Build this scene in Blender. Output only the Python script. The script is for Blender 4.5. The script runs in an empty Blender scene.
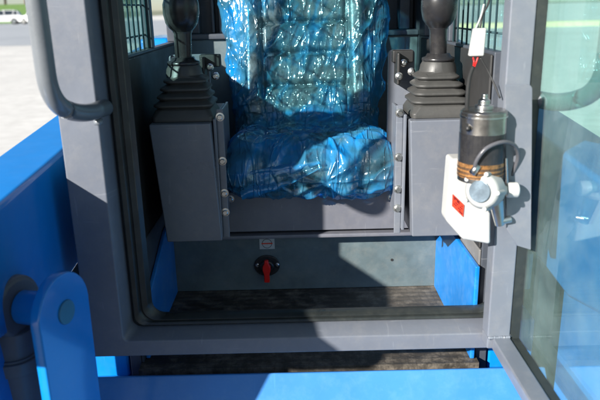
import bpy, bmesh, math, random
from mathutils import Vector, Matrix, noise
R=math.radians
random.seed(7); noise.seed_set(11)
S=bpy.context.scene
COL=S.collection
# ------------------------------------------------ camera, world, sun, exposure
DZ=-0.30                                  # machine coordinates -> world (ground is z=0)
F=640.; CAM=Vector((-0.013,-1.4,1.6)); PT=R(16.8); RL=R(1.3)
f_=Vector((0,math.cos(PT),-math.sin(PT))); r0=Vector((1,0,0)); u0=r0.cross(f_)
r_=r0*math.cos(RL)-u0*math.sin(RL); u_=u0*math.cos(RL)+r0*math.sin(RL)
cam=bpy.data.cameras.new('camera'); co=bpy.data.objects.new('camera',cam); COL.objects.link(co)
M=Matrix((( r_.x,u_.x,-f_.x),(r_.y,u_.y,-f_.y),(r_.z,u_.z,-f_.z)))
co.rotation_euler=M.to_euler(); co.location=CAM+Vector((0,0,DZ))
cam.sensor_width=36; cam.lens=F/600*36; cam.clip_start=.05; cam.clip_end=2000
cam.dof.use_dof=True; cam.dof.focus_distance=1.85; cam.dof.aperture_fstop=4.0
S.camera=co
def at(x,y,Y=None,Z=None,X=None):
    d=f_+r_*((x-300)/F)+u_*((200-y)/F)
    if Y is not None: t=(Y-CAM.y)/d.y
    elif Z is not None: t=(Z-CAM.z)/d.z
    else: t=(X-CAM.x)/d.x
    return CAM+d*t
W=bpy.data.worlds.new("World"); S.world=W; W.use_nodes=True
nt=W.node_tree; sky=nt.nodes.new('ShaderNodeTexSky'); sky.sky_type='NISHITA'; sky.sun_disc=False; sky.air_density=.7; sky.dust_density=.3
SUN=Vector((1.03,1.0,-.66)).normalized()
sky.sun_elevation=math.asin(-SUN.z); sky.sun_rotation=R(225)
nt.links.new(sky.outputs[0],nt.nodes['Background'].inputs[0]); nt.nodes['Background'].inputs[1].default_value=.05
sl=bpy.data.lights.new('sun','SUN'); sl.energy=5.0; sl.angle=R(.9); sl.color=(1,.955,.89)
so=bpy.data.objects.new('sun',sl); COL.objects.link(so); so.rotation_euler=SUN.to_track_quat('-Z','Y').to_euler(); so.location=(-8,-8,6)
S.view_settings.view_transform='Standard'; S.view_settings.look='None'; S.view_settings.exposure=1.1; S.view_settings.gamma=1

# ------------------------------------------------ materials
def mat(name,col,rough=.5,metal=0,bump=0,bscale=60,var=.12,vscale=6,dust=0,dustcol=(.42,.38,.32),coat=0,scr=0,spec=.5):
    m=bpy.data.materials.new(name); m.use_nodes=True; n=m.node_tree.nodes; l=m.node_tree.links; b=n['Principled BSDF']
    b.inputs['Roughness'].default_value=rough; b.inputs['Metallic'].default_value=metal
    b.inputs['Specular IOR Level'].default_value=spec
    if coat: b.inputs['Coat Weight'].default_value=coat; b.inputs['Coat Roughness'].default_value=.08
    tc=n.new('ShaderNodeTexCoord')
    nz=n.new('ShaderNodeTexNoise'); nz.inputs['Scale'].default_value=vscale; nz.inputs['Detail'].default_value=6; nz.inputs['Roughness'].default_value=.65
    l.new(tc.outputs['Object'],nz.inputs['Vector'])
    mp=n.new('ShaderNodeMapRange'); mp.inputs[1].default_value=.3; mp.inputs[2].default_value=.7; mp.inputs[3].default_value=1-var; mp.inputs[4].default_value=1+var
    l.new(nz.outputs[0],mp.inputs[0])
    mx=n.new('ShaderNodeMix'); mx.data_type='RGBA'; mx.blend_type='MULTIPLY'; mx.inputs[0].default_value=1; mx.inputs[6].default_value=(*col,1)
    cb=n.new('ShaderNodeCombineColor'); [l.new(mp.outputs[0],cb.inputs[i]) for i in range(3)]
    l.new(cb.outputs[0],mx.inputs[7]); out=mx.outputs[2]
    if dust:
        d=n.new('ShaderNodeTexNoise'); d.inputs['Scale'].default_value=22; d.inputs['Detail'].default_value=9; d.inputs['Roughness'].default_value=.75
        l.new(tc.outputs['Object'],d.inputs['Vector'])
        dm=n.new('ShaderNodeMapRange'); dm.inputs[1].default_value=.47; dm.inputs[2].default_value=.72; dm.inputs[4].default_value=dust; l.new(d.outputs[0],dm.inputs[0])
        m2=n.new('ShaderNodeMix'); m2.data_type='RGBA'; l.new(dm.outputs[0],m2.inputs[0]); l.new(out,m2.inputs[6]); m2.inputs[7].default_value=(*dustcol,1); out=m2.outputs[2]
    if scr:
        v=n.new('ShaderNodeTexVoronoi'); v.feature='DISTANCE_TO_EDGE'; v.inputs['Scale'].default_value=9
        mpp=n.new('ShaderNodeMapping'); mpp.inputs['Scale'].default_value=(1,1,3); mpp.inputs['Rotation'].default_value=(.4,.7,.2); l.new(tc.outputs['Object'],mpp.inputs[0]); 
        w=n.new('ShaderNodeTexNoise'); w.inputs['Scale'].default_value=5; l.new(tc.outputs['Object'],w.inputs['Vector'])
        l.new(mpp.outputs[0],v.inputs['Vector'])
        a=n.new('ShaderNodeMapRange'); a.inputs[1].default_value=.0; a.inputs[2].default_value=.012; a.inputs[3].default_value=1; a.inputs[4].default_value=0; l.new(v.outputs['Distance'],a.inputs[0])
        g=n.new('ShaderNodeMapRange'); g.inputs[1].default_value=.52; g.inputs[2].default_value=.62; g.inputs[4].default_value=scr; l.new(w.outputs[0],g.inputs[0])
        mu=n.new('ShaderNodeMath'); mu.operation='MULTIPLY'; l.new(a.outputs[0],mu.inputs[0]); l.new(g.outputs[0],mu.inputs[1])
        m3=n.new('ShaderNodeMix'); m3.data_type='RGBA'; l.new(mu.outputs[0],m3.inputs[0]); l.new(out,m3.inputs[6]); m3.inputs[7].default_value=(.6,.62,.66,1); out=m3.outputs[2]
    if dust and name in ('grey_paint','blue_paint','worn_blue_paint','dusty_sheen_blue_paint','seat_base_grey','dark_grey_paint'):
        for rot,ms in (((.2,.9,.3),(1.2,1,20)),((.7,-.9,1.1),(13,1,1.5))):
            mq=n.new('ShaderNodeMapping'); mq.inputs['Scale'].default_value=ms; mq.inputs['Rotation'].default_value=rot; l.new(tc.outputs['Object'],mq.inputs[0])
            q=n.new('ShaderNodeTexNoise'); q.inputs['Scale'].default_value=7; q.inputs['Detail'].default_value=3; l.new(mq.outputs[0],q.inputs['Vector'])
            qm=n.new('ShaderNodeMapRange'); qm.inputs[1].default_value=.69; qm.inputs[2].default_value=.73; qm.inputs[4].default_value=.12; l.new(q.outputs[0],qm.inputs[0])
            m3=n.new('ShaderNodeMix'); m3.data_type='RGBA'; l.new(qm.outputs[0],m3.inputs[0]); l.new(out,m3.inputs[6]); m3.inputs[7].default_value=(.45,.46,.48,1) if 'grey' in name else (.12,.36,.66,1); out=m3.outputs[2]
    l.new(out,b.inputs['Base Color'])
    rm=n.new('ShaderNodeMapRange'); rm.inputs[1].default_value=.3; rm.inputs[2].default_value=.7; rm.inputs[3].default_value=max(.02,rough*.8); rm.inputs[4].default_value=min(1,rough*1.25); l.new(nz.outputs[0],rm.inputs[0]); l.new(rm.outputs[0],b.inputs['Roughness'])
    if bump:
        bn=n.new('ShaderNodeTexNoise'); bn.inputs['Scale'].default_value=bscale; bn.inputs['Detail'].default_value=4; l.new(tc.outputs['Object'],bn.inputs['Vector'])
        bb=n.new('ShaderNodeBump'); bb.inputs['Strength'].default_value=bump; bb.inputs['Distance'].default_value=.002; l.new(bn.outputs[0],bb.inputs['Height']); l.new(bb.outputs[0],b.inputs['Normal'])
        if coat: l.new(bb.outputs[0],b.inputs['Coat Normal'])
    return m
GREY=mat('grey_paint',(.140,.155,.185),.34,bump=.12,bscale=90,var=.07,dust=.12)
DGREY=mat('dark_grey_paint',(.055,.064,.08),.4,bump=.12,bscale=90,var=.1,dust=.06)
PANEL=mat('teal_grey_panel',(.10,.135,.145),.45,bump=.1,var=.2,vscale=10,dust=.18,dustcol=(.33,.30,.24))
WALLG=mat('dusty_inner_wall',(.15,.15,.15),.6,bump=.1,var=.15,dust=.25)
BLUE=mat('blue_paint',(.004,.215,.64),.22,bump=.05,bscale=40,var=.06,coat=.6,dust=.03)
BLUED=mat('worn_blue_paint',(.005,.185,.56),.35,bump=.1,bscale=40,var=.12,coat=.2,dust=.22,dustcol=(.25,.42,.62))
RUB=mat('black_rubber',(.022,.022,.022),.55,bump=.2,var=.2)
BOOT=mat('boot_rubber',(.05,.05,.048),.5,bump=.15,bscale=120,var=.15,dust=.12,dustcol=(.16,.15,.13))
SEAL=mat('seal_rubber',(.022,.026,.026),.33,bump=.15,var=.25,dust=.22,dustcol=(.11,.11,.09))
PLB=mat('black_plastic',(.02,.02,.022),.28,bump=.05,bscale=200,var=.1,dust=.05)
STEEL=mat('zinc_bolt',(.62,.62,.60),.28,1,bump=.1)
CHR=mat('motor_case',(.42,.40,.37),.2,.95,bump=.1,var=.4,vscale=25)
WHT=mat('white_plastic',(.48,.48,.46),.4,bump=.05,var=.03)
WHT2=mat('grey_white_plastic',(.36,.37,.36),.45,bump=.05,var=.05)
RED=mat('red_plastic',(.75,.015,.012),.35,var=.05)
LRED=mat('red_label',(.70,.05,.02),.45,var=.1)
ORG=mat('orange_band',(.42,.20,.07),.3,.5,var=.75,vscale=70,dust=.7,dustcol=(.10,.08,.05))
BLK=mat('black_ink',(.02,.02,.02),.5)
HND=mat('handle_paint',(.16,.175,.19),.3,bump=.15,bscale=80,var=.1,coat=.3)
HYD=mat('hydraulic_grey',(.11,.125,.14),.4,bump=.3,bscale=60,var=.2)
PINM=mat('pin_end',(.03,.17,.28),.4,var=.15)
TYRE=mat('tyre_rubber',(.03,.03,.03),.8,bump=.5,bscale=30)
def floor_mat():
    m=mat('rubber_floor_mat',(.06,.052,.042),.7,var=.8,vscale=5,dust=.8,dustcol=(.29,.25,.20)); n=m.node_tree.nodes; l=m.node_tree.links
    tc=n.new('ShaderNodeTexCoord'); w=n.new('ShaderNodeTexWave'); w.bands_direction='Y'; w.inputs['Scale'].default_value=11; w.inputs['Distortion'].default_value=1.2; w.inputs['Detail'].default_value=3; w.inputs['Detail Scale'].default_value=6
    l.new(tc.outputs['Object'],w.inputs['Vector'])
    br=n.new('ShaderNodeTexBrick'); br.inputs['Scale'].default_value=24; br.offset=0; br.inputs['Mortar Size'].default_value=.04; br.inputs['Color1'].default_value=(.8,.8,.8,1); br.inputs['Color2'].default_value=(.5,.5,.5,1); br.inputs['Mortar'].default_value=(.05,.05,.05,1)
    wn=n.new('ShaderNodeTexNoise'); wn.inputs['Scale'].default_value=7; wn.inputs['Detail'].default_value=4; l.new(tc.outputs['Object'],wn.inputs['Vector'])
    vm=n.new('ShaderNodeVectorMath'); vm.operation='MULTIPLY_ADD'; vm.inputs[1].default_value=(.05,.05,0); l.new(wn.outputs['Color'],vm.inputs[0]); l.new(tc.outputs['Object'],vm.inputs[2]); l.new(vm.outputs[0],br.inputs['Vector'])
    b=n['Principled BSDF']; src=b.inputs['Base Color'].links[0].from_socket
    mx=n.new('ShaderNodeMix'); mx.data_type='RGBA'; mx.blend_type='MULTIPLY'; mx.inputs[0].default_value=.28; l.new(src,mx.inputs[6]); l.new(br.outputs[0],mx.inputs[7])
    l.new(mx.outputs[2],b.inputs['Base Color'])
    bb=n.new('ShaderNodeBump'); bb.inputs['Distance'].default_value=.003; bb.inputs['Strength'].default_value=.5; l.new(w.outputs[0],bb.inputs['Height']); l.new(bb.outputs[0],b.inputs['Normal'])
    return m
FLOOR=floor_mat()
def glass_mat(name,tint,f=1,dirt=.06):
    m=bpy.data.materials.new(name); m.use_nodes=True; n=m.node_tree.nodes; l=m.node_tree.links
    n.remove(n['Principled BSDF']); o=n['Material Output']
    t=n.new('ShaderNodeBsdfTransparent'); t.inputs[0].default_value=(*tint,1)
    g=n.new('ShaderNodeBsdfGlossy'); g.inputs[0].default_value=(.9,1,.98,1); g.inputs['Roughness'].default_value=.015
    lw=n.new('ShaderNodeLayerWeight'); pw=n.new('ShaderNodeMath'); pw.operation='POWER'; pw.inputs[1].default_value=5; l.new(lw.outputs['Facing'],pw.inputs[0])
    lw.inputs[0].default_value=.5
    mm=n.new('ShaderNodeMath'); mm.operation='MULTIPLY_ADD'; mm.inputs[1].default_value=.96*f; mm.inputs[2].default_value=.04*f; mm.use_clamp=True; l.new(pw.outputs[0],mm.inputs[0])
    mx=n.new('ShaderNodeMixShader'); l.new(mm.outputs[0],mx.inputs[0]); l.new(t.outputs[0],mx.inputs[1]); l.new(g.outputs[0],mx.inputs[2])
    d=n.new('ShaderNodeBsdfDiffuse'); d.inputs[0].default_value=(.55,.66,.62,1)
    tc=n.new('ShaderNodeTexCoord'); nz=n.new('ShaderNodeTexNoise'); nz.inputs['Scale'].default_value=5; nz.inputs['Detail'].default_value=8; nz.inputs['Roughness'].default_value=.7; l.new(tc.outputs['Object'],nz.inputs['Vector'])
    mp=n.new('ShaderNodeMapRange'); mp.inputs[1].default_value=.35; mp.inputs[2].default_value=.75; mp.inputs[3].default_value=dirt*.5; mp.inputs[4].default_value=dirt*2; l.new(nz.outputs[0],mp.inputs[0])
    m2=n.new('ShaderNodeMixShader'); l.new(mp.outputs[0],m2.inputs[0]); l.new(mx.outputs[0],m2.inputs[1]); l.new(d.outputs[0],m2.inputs[2])
    l.new(m2.outputs[0],o.inputs[0]); return m
GLASS=glass_mat('green_tinted_glass',(.66,.89,.86),1.0,.075)
SGLASS=glass_mat('side_glass',(.72,.92,.92),1,.03)
def film_mat():
    m=bpy.data.materials.new('blue_film'); m.use_nodes=True; n=m.node_tree.nodes; l=m.node_tree.links
    n.remove(n['Principled BSDF']); o=n['Material Output']
    tc=n.new('ShaderNodeTexCoord')
    at_=n.new('ShaderNodeAttribute'); at_.attribute_name='layers'
    nz=n.new('ShaderNodeTexNoise'); nz.inputs['Scale'].default_value=7; nz.inputs['Detail'].default_value=5; nz.inputs['Distortion'].default_value=1.5; l.new(tc.outputs['Object'],nz.inputs['Vector'])
    ad=n.new('ShaderNodeMath'); ad.operation='ADD'; l.new(at_.outputs['Fac'],ad.inputs[0]); 
    m0=n.new('ShaderNodeMapRange'); m0.inputs[1].default_value=.35; m0.inputs[2].default_value=.65; m0.inputs[3].default_value=-.25; m0.inputs[4].default_value=.3; l.new(nz.outputs[0],m0.inputs[0]); l.new(m0.outputs[0],ad.inputs[1])
    cr=n.new('ShaderNodeValToRGB'); e=cr.color_ramp; e.elements[0].position=.1; e.elements[0].color=(.80,.94,.97,1); e.elements[1].position=.95; e.elements[1].color=(.004,.24,.62,1)
    x=e.elements.new(.5); x.color=(.05,.48,.82,1)
    l.new(ad.outputs[0],cr.inputs[0])
    t=n.new('ShaderNodeBsdfTransparent'); l.new(cr.outputs[0],t.inputs[0])
    # crinkles
    dn=n.new('ShaderNodeTexNoise'); dn.inputs['Scale'].default_value=9; dn.inputs['Detail'].default_value=4; l.new(tc.outputs['Object'],dn.inputs['Vector'])
    vm=n.new('ShaderNodeVectorMath'); vm.operation='MULTIPLY_ADD'; vm.inputs[1].default_value=(.16,.16,.16); l.new(dn.outputs['Color'],vm.inputs[0]); l.new(tc.outputs['Object'],vm.inputs[2])
    acc=None
    for sc,wt in ((13,.6),(36,.34)):
        mpg=n.new('ShaderNodeMapping'); mpg.inputs['Scale'].default_value=(1.25,.8,.55); mpg.inputs['Rotation'].default_value=(.1,.5-sc*.01,.2); l.new(vm.outputs[0],mpg.inputs[0])
        v=n.new('ShaderNodeTexVoronoi'); v.inputs['Scale'].default_value=sc; l.new(mpg.outputs[0],v.inputs['Vector'])
        mu=n.new('ShaderNodeMath'); mu.operation='MULTIPLY_ADD'; mu.inputs[1].default_value=wt; l.new(v.outputs['Distance'],mu.inputs[0])
        if acc: l.new(acc,mu.inputs[2])
        else: mu.inputs[2].default_value=0
        acc=mu.outputs[0]
    for sc,wt,rot in ((8,.50,(.3,.75,.5)),(10,.36,(-.3,-1.0,-.4))):
        mpg=n.new('ShaderNodeMapping'); mpg.inputs['Scale'].default_value=(2.0,.45,.35); mpg.inputs['Rotation'].default_value=rot; l.new(tc.outputs['Object'],mpg.inputs[0])
        v=n.new('ShaderNodeTexNoise'); v.inputs['Scale'].default_value=sc; v.inputs['Detail'].default_value=1.5; v.inputs['Distortion'].default_value=.3; l.new(mpg.outputs[0],v.inputs['Vector'])
        a1=n.new('ShaderNodeMath'); a1.operation='SUBTRACT'; a1.inputs[1].default_value=.5; l.new(v.outputs[0],a1.inputs[0])
        a2=n.new('ShaderNodeMath'); a2.operation='ABSOLUTE'; l.new(a1.outputs[0],a2.inputs[0])
        a3=n.new('ShaderNodeMapRange'); a3.inputs[1].default_value=0; a3.inputs[2].default_value=.03; a3.inputs[3].default_value=wt; a3.inputs[4].default_value=0; l.new(a2.outputs[0],a3.inputs[0])
        a4=n.new('ShaderNodeMath'); a4.operation='ADD'; l.new(a3.outputs[0],a4.inputs[0]); l.new(acc,a4.inputs[1]); acc=a4.outputs[0]
    bb=n.new('ShaderNodeBump'); bb.inputs['Strength'].default_value=.8; bb.inputs['Distance'].default_value=.007; l.new(acc,bb.inputs['Height'])
    g=n.new('ShaderNodeBsdfGlossy'); g.inputs[0].default_value=(.85,.96,1,1); g.inputs['Roughness'].default_value=.17; l.new(bb.outputs[0],g.inputs['Normal'])
    tr=n.new('ShaderNodeBsdfTranslucent'); df=n.new('ShaderNodeBsdfDiffuse'); l.new(bb.outputs[0],df.inputs['Normal'])
    c2=n.new('ShaderNodeValToRGB'); e2=c2.color_ramp; e2.elements[0].color=(.16,.60,.80,1); e2.elements[1].color=(.006,.31,.80,1); l.new(ad.outputs[0],c2.inputs[0])
    l.new(c2.outputs[0],df.inputs[0]); l.new(c2.outputs[0],tr.inputs[0])
    md=n.new('ShaderNodeMixShader'); md.inputs[0].default_value=.35; l.new(df.outputs[0],md.inputs[1]); l.new(tr.outputs[0],md.inputs[2])
    mx=n.new('ShaderNodeMixShader')
    mr=n.new('ShaderNodeMapRange'); mr.inputs[3].default_value=.05; mr.inputs[4].default_value=.78; l.new(ad.outputs[0],mr.inputs[0]); l.new(mr.outputs[0],mx.inputs[0])
    l.new(t.outputs[0],mx.inputs[1]); l.new(md.outputs[0],mx.inputs[2])
    lw=n.new('ShaderNodeLayerWeight'); lw.inputs[0].default_value=.35; l.new(bb.outputs[0],lw.inputs['Normal'])
    gm=n.new('ShaderNodeMapRange'); gm.inputs[3].default_value=.09; gm.inputs[4].default_value=.6; p3=n.new('ShaderNodeMath'); p3.operation='POWER'; p3.inputs[1].default_value=3; l.new(lw.outputs['Facing'],p3.inputs[0]); l.new(p3.outputs[0],gm.inputs[0])
    mg=n.new('ShaderNodeMixShader'); l.new(gm.outputs[0],mg.inputs[0]); l.new(mx.outputs[0],mg.inputs[1]); l.new(g.outputs[0],mg.inputs[2])
    l.new(mg.outputs[0],o.inputs[0]); return m
FILM=film_mat()
SEATM=mat('grey_seat_vinyl',(.115,.13,.135),.28,bump=1,bscale=60,var=.6,vscale=24)

# ------------------------------------------------ mesh helpers
def link(name,bm,m,parent=None,smooth=False,bevel=0,seg=2,auto=True):
    me=bpy.data.meshes.new(name); bmesh.ops.recalc_face_normals(bm,faces=bm.faces); bm.to_mesh(me); bm.free()
    ms=m if isinstance(m,list) else [m]
    for k in ms: me.materials.append(k)
    o=bpy.data.objects.new(name,me); COL.objects.link(o)
    if parent: o.parent=parent
    if smooth: me.polygons.foreach_set('use_smooth',[True]*len(me.polygons))
    if bevel:
        b=o.modifiers.new('bevel','BEVEL'); b.width=bevel; b.segments=seg; b.limit_method='ANGLE'; b.angle_limit=R(35); b.harden_normals=False
        me.polygons.foreach_set('use_smooth',[True]*len(me.polygons))
        w=o.modifiers.new('wn','WEIGHTED_NORMAL'); w.keep_sharp=True
    return o
def tag(o,label=None,cat=None,group=None,kind=None):
    for k,v in (('label',label),('category',cat),('group',group),('kind',kind)):
        if v: o[k]=v
    return o
def empty(name,loc=(0,0,0),rz=0):
    o=bpy.data.objects.new(name,None); COL.objects.link(o); o.location=loc; o.rotation_euler=(0,0,rz); o.empty_display_size=.1; return o
def B(): return bmesh.new()
def box(bm,x0,x1,y0,y1,z0,z1,mi=0):
    v=[bm.verts.new(p) for p in [(x0,y0,z0),(x1,y0,z0),(x1,y1,z0),(x0,y1,z0),(x0,y0,z1),(x1,y0,z1),(x1,y1,z1),(x0,y1,z1)]]
    for q in [(0,3,2,1),(4,5,6,7),(0,1,5,4),(1,2,6,5),(2,3,7,6),(3,0,4,7)]:
        bm.faces.new([v[i] for i in q]).material_index=mi
    return v
def hexa(bm,a,b,mi=0):           # two quads a (4 pts) and b (4 pts)
    v=[bm.verts.new(p) for p in list(a)+list(b)]
    for q in [(3,2,1,0),(4,5,6,7),(0,1,5,4),(1,2,6,5),(2,3,7,6),(3,0,4,7)]: bm.faces.new([v[i] for i in q]).material_index=mi
def prism(bm,pts,vec,mi=0):      # polygon extruded
    vec=Vector(vec); a=[bm.verts.new(p) for p in pts]; b=[bm.verts.new(Vector(p)+vec) for p in pts]; n=len(pts)
    bm.faces.new(a[::-1]).material_index=mi; bm.faces.new(b).material_index=mi
    for i in range(n): bm.faces.new([a[i],a[(i+1)%n],b[(i+1)%n],b[i]]).material_index=mi
def ringloft(bm,rings,cap=True,mi=0,closed=True):
    vs=[[bm.verts.new(p) for p in r] for r in rings]
    for a,b in zip(vs,vs[1:]):
        n=len(a)
        for i in range(n if closed else n-1): 
            bm.faces.new([a[i],a[(i+1)%n],b[(i+1)%n],b[i]]).material_index=mi
    if cap: bm.faces.new(vs[0][::-1]).material_index=mi; bm.faces.new(vs[-1]).material_index=mi
def tube(bm,path,r,n=16,cap=True,mi=0):
    path=[Vector(p) for p in path]; rings=[]; T=(path[1]-path[0]).normalized()
    N=T.orthogonal().normalized()
    for i,p in enumerate(path):
        t=((path[min(i+1,len(path)-1)]-path[max(i-1,0)])).normalized()
        N=(N-t*N.dot(t)).normalized(); Bn=t.cross(N); rr=r[i] if isinstance(r,(list,tuple)) else r
        rings.append([p+(N*math.cos(2*math.pi*k/n)+Bn*math.sin(2*math.pi*k/n))*rr for k in range(n)])
    ringloft(bm,rings,cap,mi)
def lathe(bm,prof,org,axis=(0,0,1),n=32,mi=0):   # prof: (radius, height)
    ax=Vector(axis).normalized(); N=ax.orthogonal().normalized(); Bn=ax.cross(N); org=Vector(org)
    ringloft(bm,[[org+ax*h+(N*math.cos(2*math.pi*k/n)+Bn*math.sin(2*math.pi*k/n))*max(r,1e-4) for k in range(n)] for r,h in prof],True,mi)
def smooth_path(pts,k=8):
    pts=[Vector(p) for p in pts]; P=[pts[0]*2-pts[1]]+pts+[pts[-1]*2-pts[-2]]; out=[]
    for i in range(1,len(P)-2):
        for j in range(k):
            t=j/k; a,b,c,d=P[i-1],P[i],P[i+1],P[i+2]
            out.append(.5*((2*b)+(c-a)*t+(2*a-5*b+4*c-d)*t*t+(3*b-a-3*c+d)*t**3))
    out.append(pts[-1]); return out
def round_path(pts,r,k=8):
    pts=[Vector(p) for p in pts]; out=[pts[0]]
    for a,b,c in zip(pts,pts[1:],pts[2:]):
        p=b+(a-b).normalized()*r; q=b+(c-b).normalized()*r
        for j in range(k+1):
            t=j/k; out.append(p*(1-t)**2+b*2*t*(1-t)+q*t*t)
    out.append(pts[-1]); return out
def rrect(cx,cz,w,h,r,k=4):
    o=[]
    for sx,sz,a0 in ((1,1,0),(-1,1,90),(-1,-1,180),(1,-1,270)):
        for j in range(k+1):
            a=R(a0+90*j/k); o.append((cx+sx*(w/2-r)+r*math.cos(a),cz+sz*(h/2-r)+r*math.sin(a)))
    return o
def bolt(bm,p,axis=(0,-1,0),r=.009,h=.008):
    lathe(bm,[(r*1.5,0),(r*1.5,.0015),(r,.0018),(r,h*.8),(r*.75,h)],p,axis,6 if r>.0085 else 12)

# ------------------------------------------------ the setting
def gmat(name,c1,c2,scale,rough=.85,bump=.3,fine=40):
    m=mat(name,c1,rough,var=.12,vscale=scale); n=m.node_tree.nodes; l=m.node_tree.links; b=n['Principled BSDF']
    tc=n.new('ShaderNodeTexCoord'); nz=n.new('ShaderNodeTexNoise'); nz.inputs['Scale'].default_value=fine; nz.inputs['Detail'].default_value=8; l.new(tc.outputs['Object'],nz.inputs['Vector'])
    cr=n.new('ShaderNodeMapRange'); cr.inputs[1].default_value=.4; cr.inputs[2].default_value=.65; l.new(nz.outputs[0],cr.inputs[0])
    s=b.inputs['Base Color'].links[0].from_socket
    mx=n.new('ShaderNodeMix'); mx.data_type='RGBA'; l.new(cr.outputs[0],mx.inputs[0]); l.new(s,mx.inputs[6]); mx.inputs[7].default_value=(*c2,1); l.new(mx.outputs[2],b.inputs['Base Color'])
    return m
def sheet(name,x0,x1,y0,y1,z,m,th=.0):
    bm=B(); vs=[bm.verts.new(p) for p in [(x0,y0,z),(x1,y0,z),(x1,y1,z),(x0,y1,z)]]; bm.faces.new(vs); return tag(link(name,bm,m),kind='structure')
sheet('ground',-900,900,-900,1200,0,gmat('far_ground',(.22,.23,.16),(.18,.2,.12),.05))
sheet('bounce_damping_apron',-70,70,-40,.6,.004,gmat('bounce_damping_dark',(.035,.036,.038),(.05,.05,.05),.5,fine=9))  # unseen dark ground, added to cut bounce light into the cab
sheet('concrete_yard',-70,70,.6,26,.004,gmat('pale_concrete',(.62,.61,.58),(.56,.55,.52),.4,fine=5))
sheet('asphalt_road',-120,120,26,88,.008,gmat('grey_asphalt',(.36,.385,.41),(.33,.35,.375),.3,fine=8))
bm=B(); prism(bm,[(-130,88,0),(-130,89,.3),(-130,102,2.6),(-130,130,3.0),(-130,130,0)],(92,0,0))
tag(link('grass_bank',bm,gmat('grass',(.10,.20,.045),(.16,.26,.07),1.2,fine=6)),kind='structure')
bm=B(); x=6
prism(bm,[(6,33.2,.0),(6,33.25,.26),(6,33.55,.30),(6,33.62,0)],(44,0,0))
tag(link('kerb',bm,mat('yellow_kerb_paint',(.74,.62,.36),.6,var=.15)),kind='structure')

PLZ=gmat('bleached_concrete',(.62,.61,.58),(.57,.56,.53),.1,fine=2)
sheet('concrete_plaza',3,300,26,88,.012,PLZ); sheet('concrete_plaza',-34,300,88,420,.012,PLZ)
# distant cars
def loftcar(body,zs): pass
def make_car(name,label,loc,rz,group):
    t=empty(name,loc,rz); tag(t,label,'car',group or 'cars parked on the far asphalt')
    # side profile (x along length, z), front at -x
    bot=[(-2.25,.35),(-2.3,.6),(-2.2,.85),(-1.3,1.02),(-.75,1.08),(1.75,1.12),(2.2,1.08),(2.28,.7),(2.25,.35)]
    bm=B(); rings=[]
    for y,s,dz in ((-.9,.985,-.0),(-.93,1,0),(.93,1,0),(.9,.985,0)):
        rings.append([Vector((x*s,y,z if z<.9 else z-(0 if abs(y)>.91 else .04))) for x,z in bot])
    ringloft(bm,rings); link('body',bm,CARW,t,bevel=.05)
    bm=B(); gh=[(-1.0,1.05),(-.35,1.58),(.2,1.68),(1.4,1.66),(1.8,1.52),(2.1,1.08)]
    ringloft(bm,[[Vector((x,y*(1 if z<1.2 else .80),z)) for x,z in gh] for y in (-.86,.86)]); link('window',bm,CARG,t,bevel=.04)
    bm=B(); rf=[(-.35,1.59),(.2,1.695),(1.4,1.675),(1.82,1.54),(1.4,1.60),(.2,1.62)]
    ringloft(bm,[[Vector((x,y,z)) for x,z in rf] for y in (-.7,.7)]); 
    for sx in (-1,1):
        for (x0,z0,x1,z1) in ((-1.0,1.06,-.35,1.6),(.35,1.08,.3,1.64),(1.3,1.08,1.42,1.62),(1.98,1.1,1.78,1.55)):
            tube(bm,[(x0,sx*.875,z0),(x1,sx*.705,z1)],.045,6)
    link('roof',bm,CARW,t,bevel=.02)
    for x in (-1.4,1.35):
        for y in (-.86,.86):
            bm=B(); lathe(bm,[(.2,-.12),(.32,-.12),(.36,-.08),(.36,.08),(.32,.12),(.2,.12)],(x,y,.36),(0,1,0),24); w=link('wheel',bm,TYRE,t,bevel=.01)
            bm=B(); lathe(bm,[(.21,-.125),(.21,.125)],(x,y,.36),(0,1,0),16); link('rim',bm,STEEL,w)
    for y in (-.7,.7):
        bm=B(); box(bm,2.18,2.31,y-.17,y+.17,.78,1.0); link('tail_light',bm,LRED,t,bevel=.02)
        bm=B(); box(bm,-2.3,-2.12,y-.2,y+.2,.68,.82); link('headlight',bm,WHT2,t,bevel=.02)
    bm=B(); box(bm,2.2,2.34,-.85,.85,.34,.55); link('rear_bumper',bm,BLK,t,bevel=.03)
CARW=mat('white_car_paint',(.74,.75,.76),.25,coat=.5,var=.03); CARG=mat('car_glass',(.03,.04,.05),.08,var=.05)
def gp(px_,py_):      # a point on the ground seen at that pixel
    p=at(px_,py_,Z=.3); return (p.x,p.y,.008)
p=gp(4,24.5)
make_car('parked_car','white SUV farther left on the grey asphalt before the grass bank',p,R(14),None)
p=gp(39,24)
make_car('parked_car','white SUV half hidden behind the curved grab handle, farther right of the two cars',(p[0],p[1],.008),R(-24),None)
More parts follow.
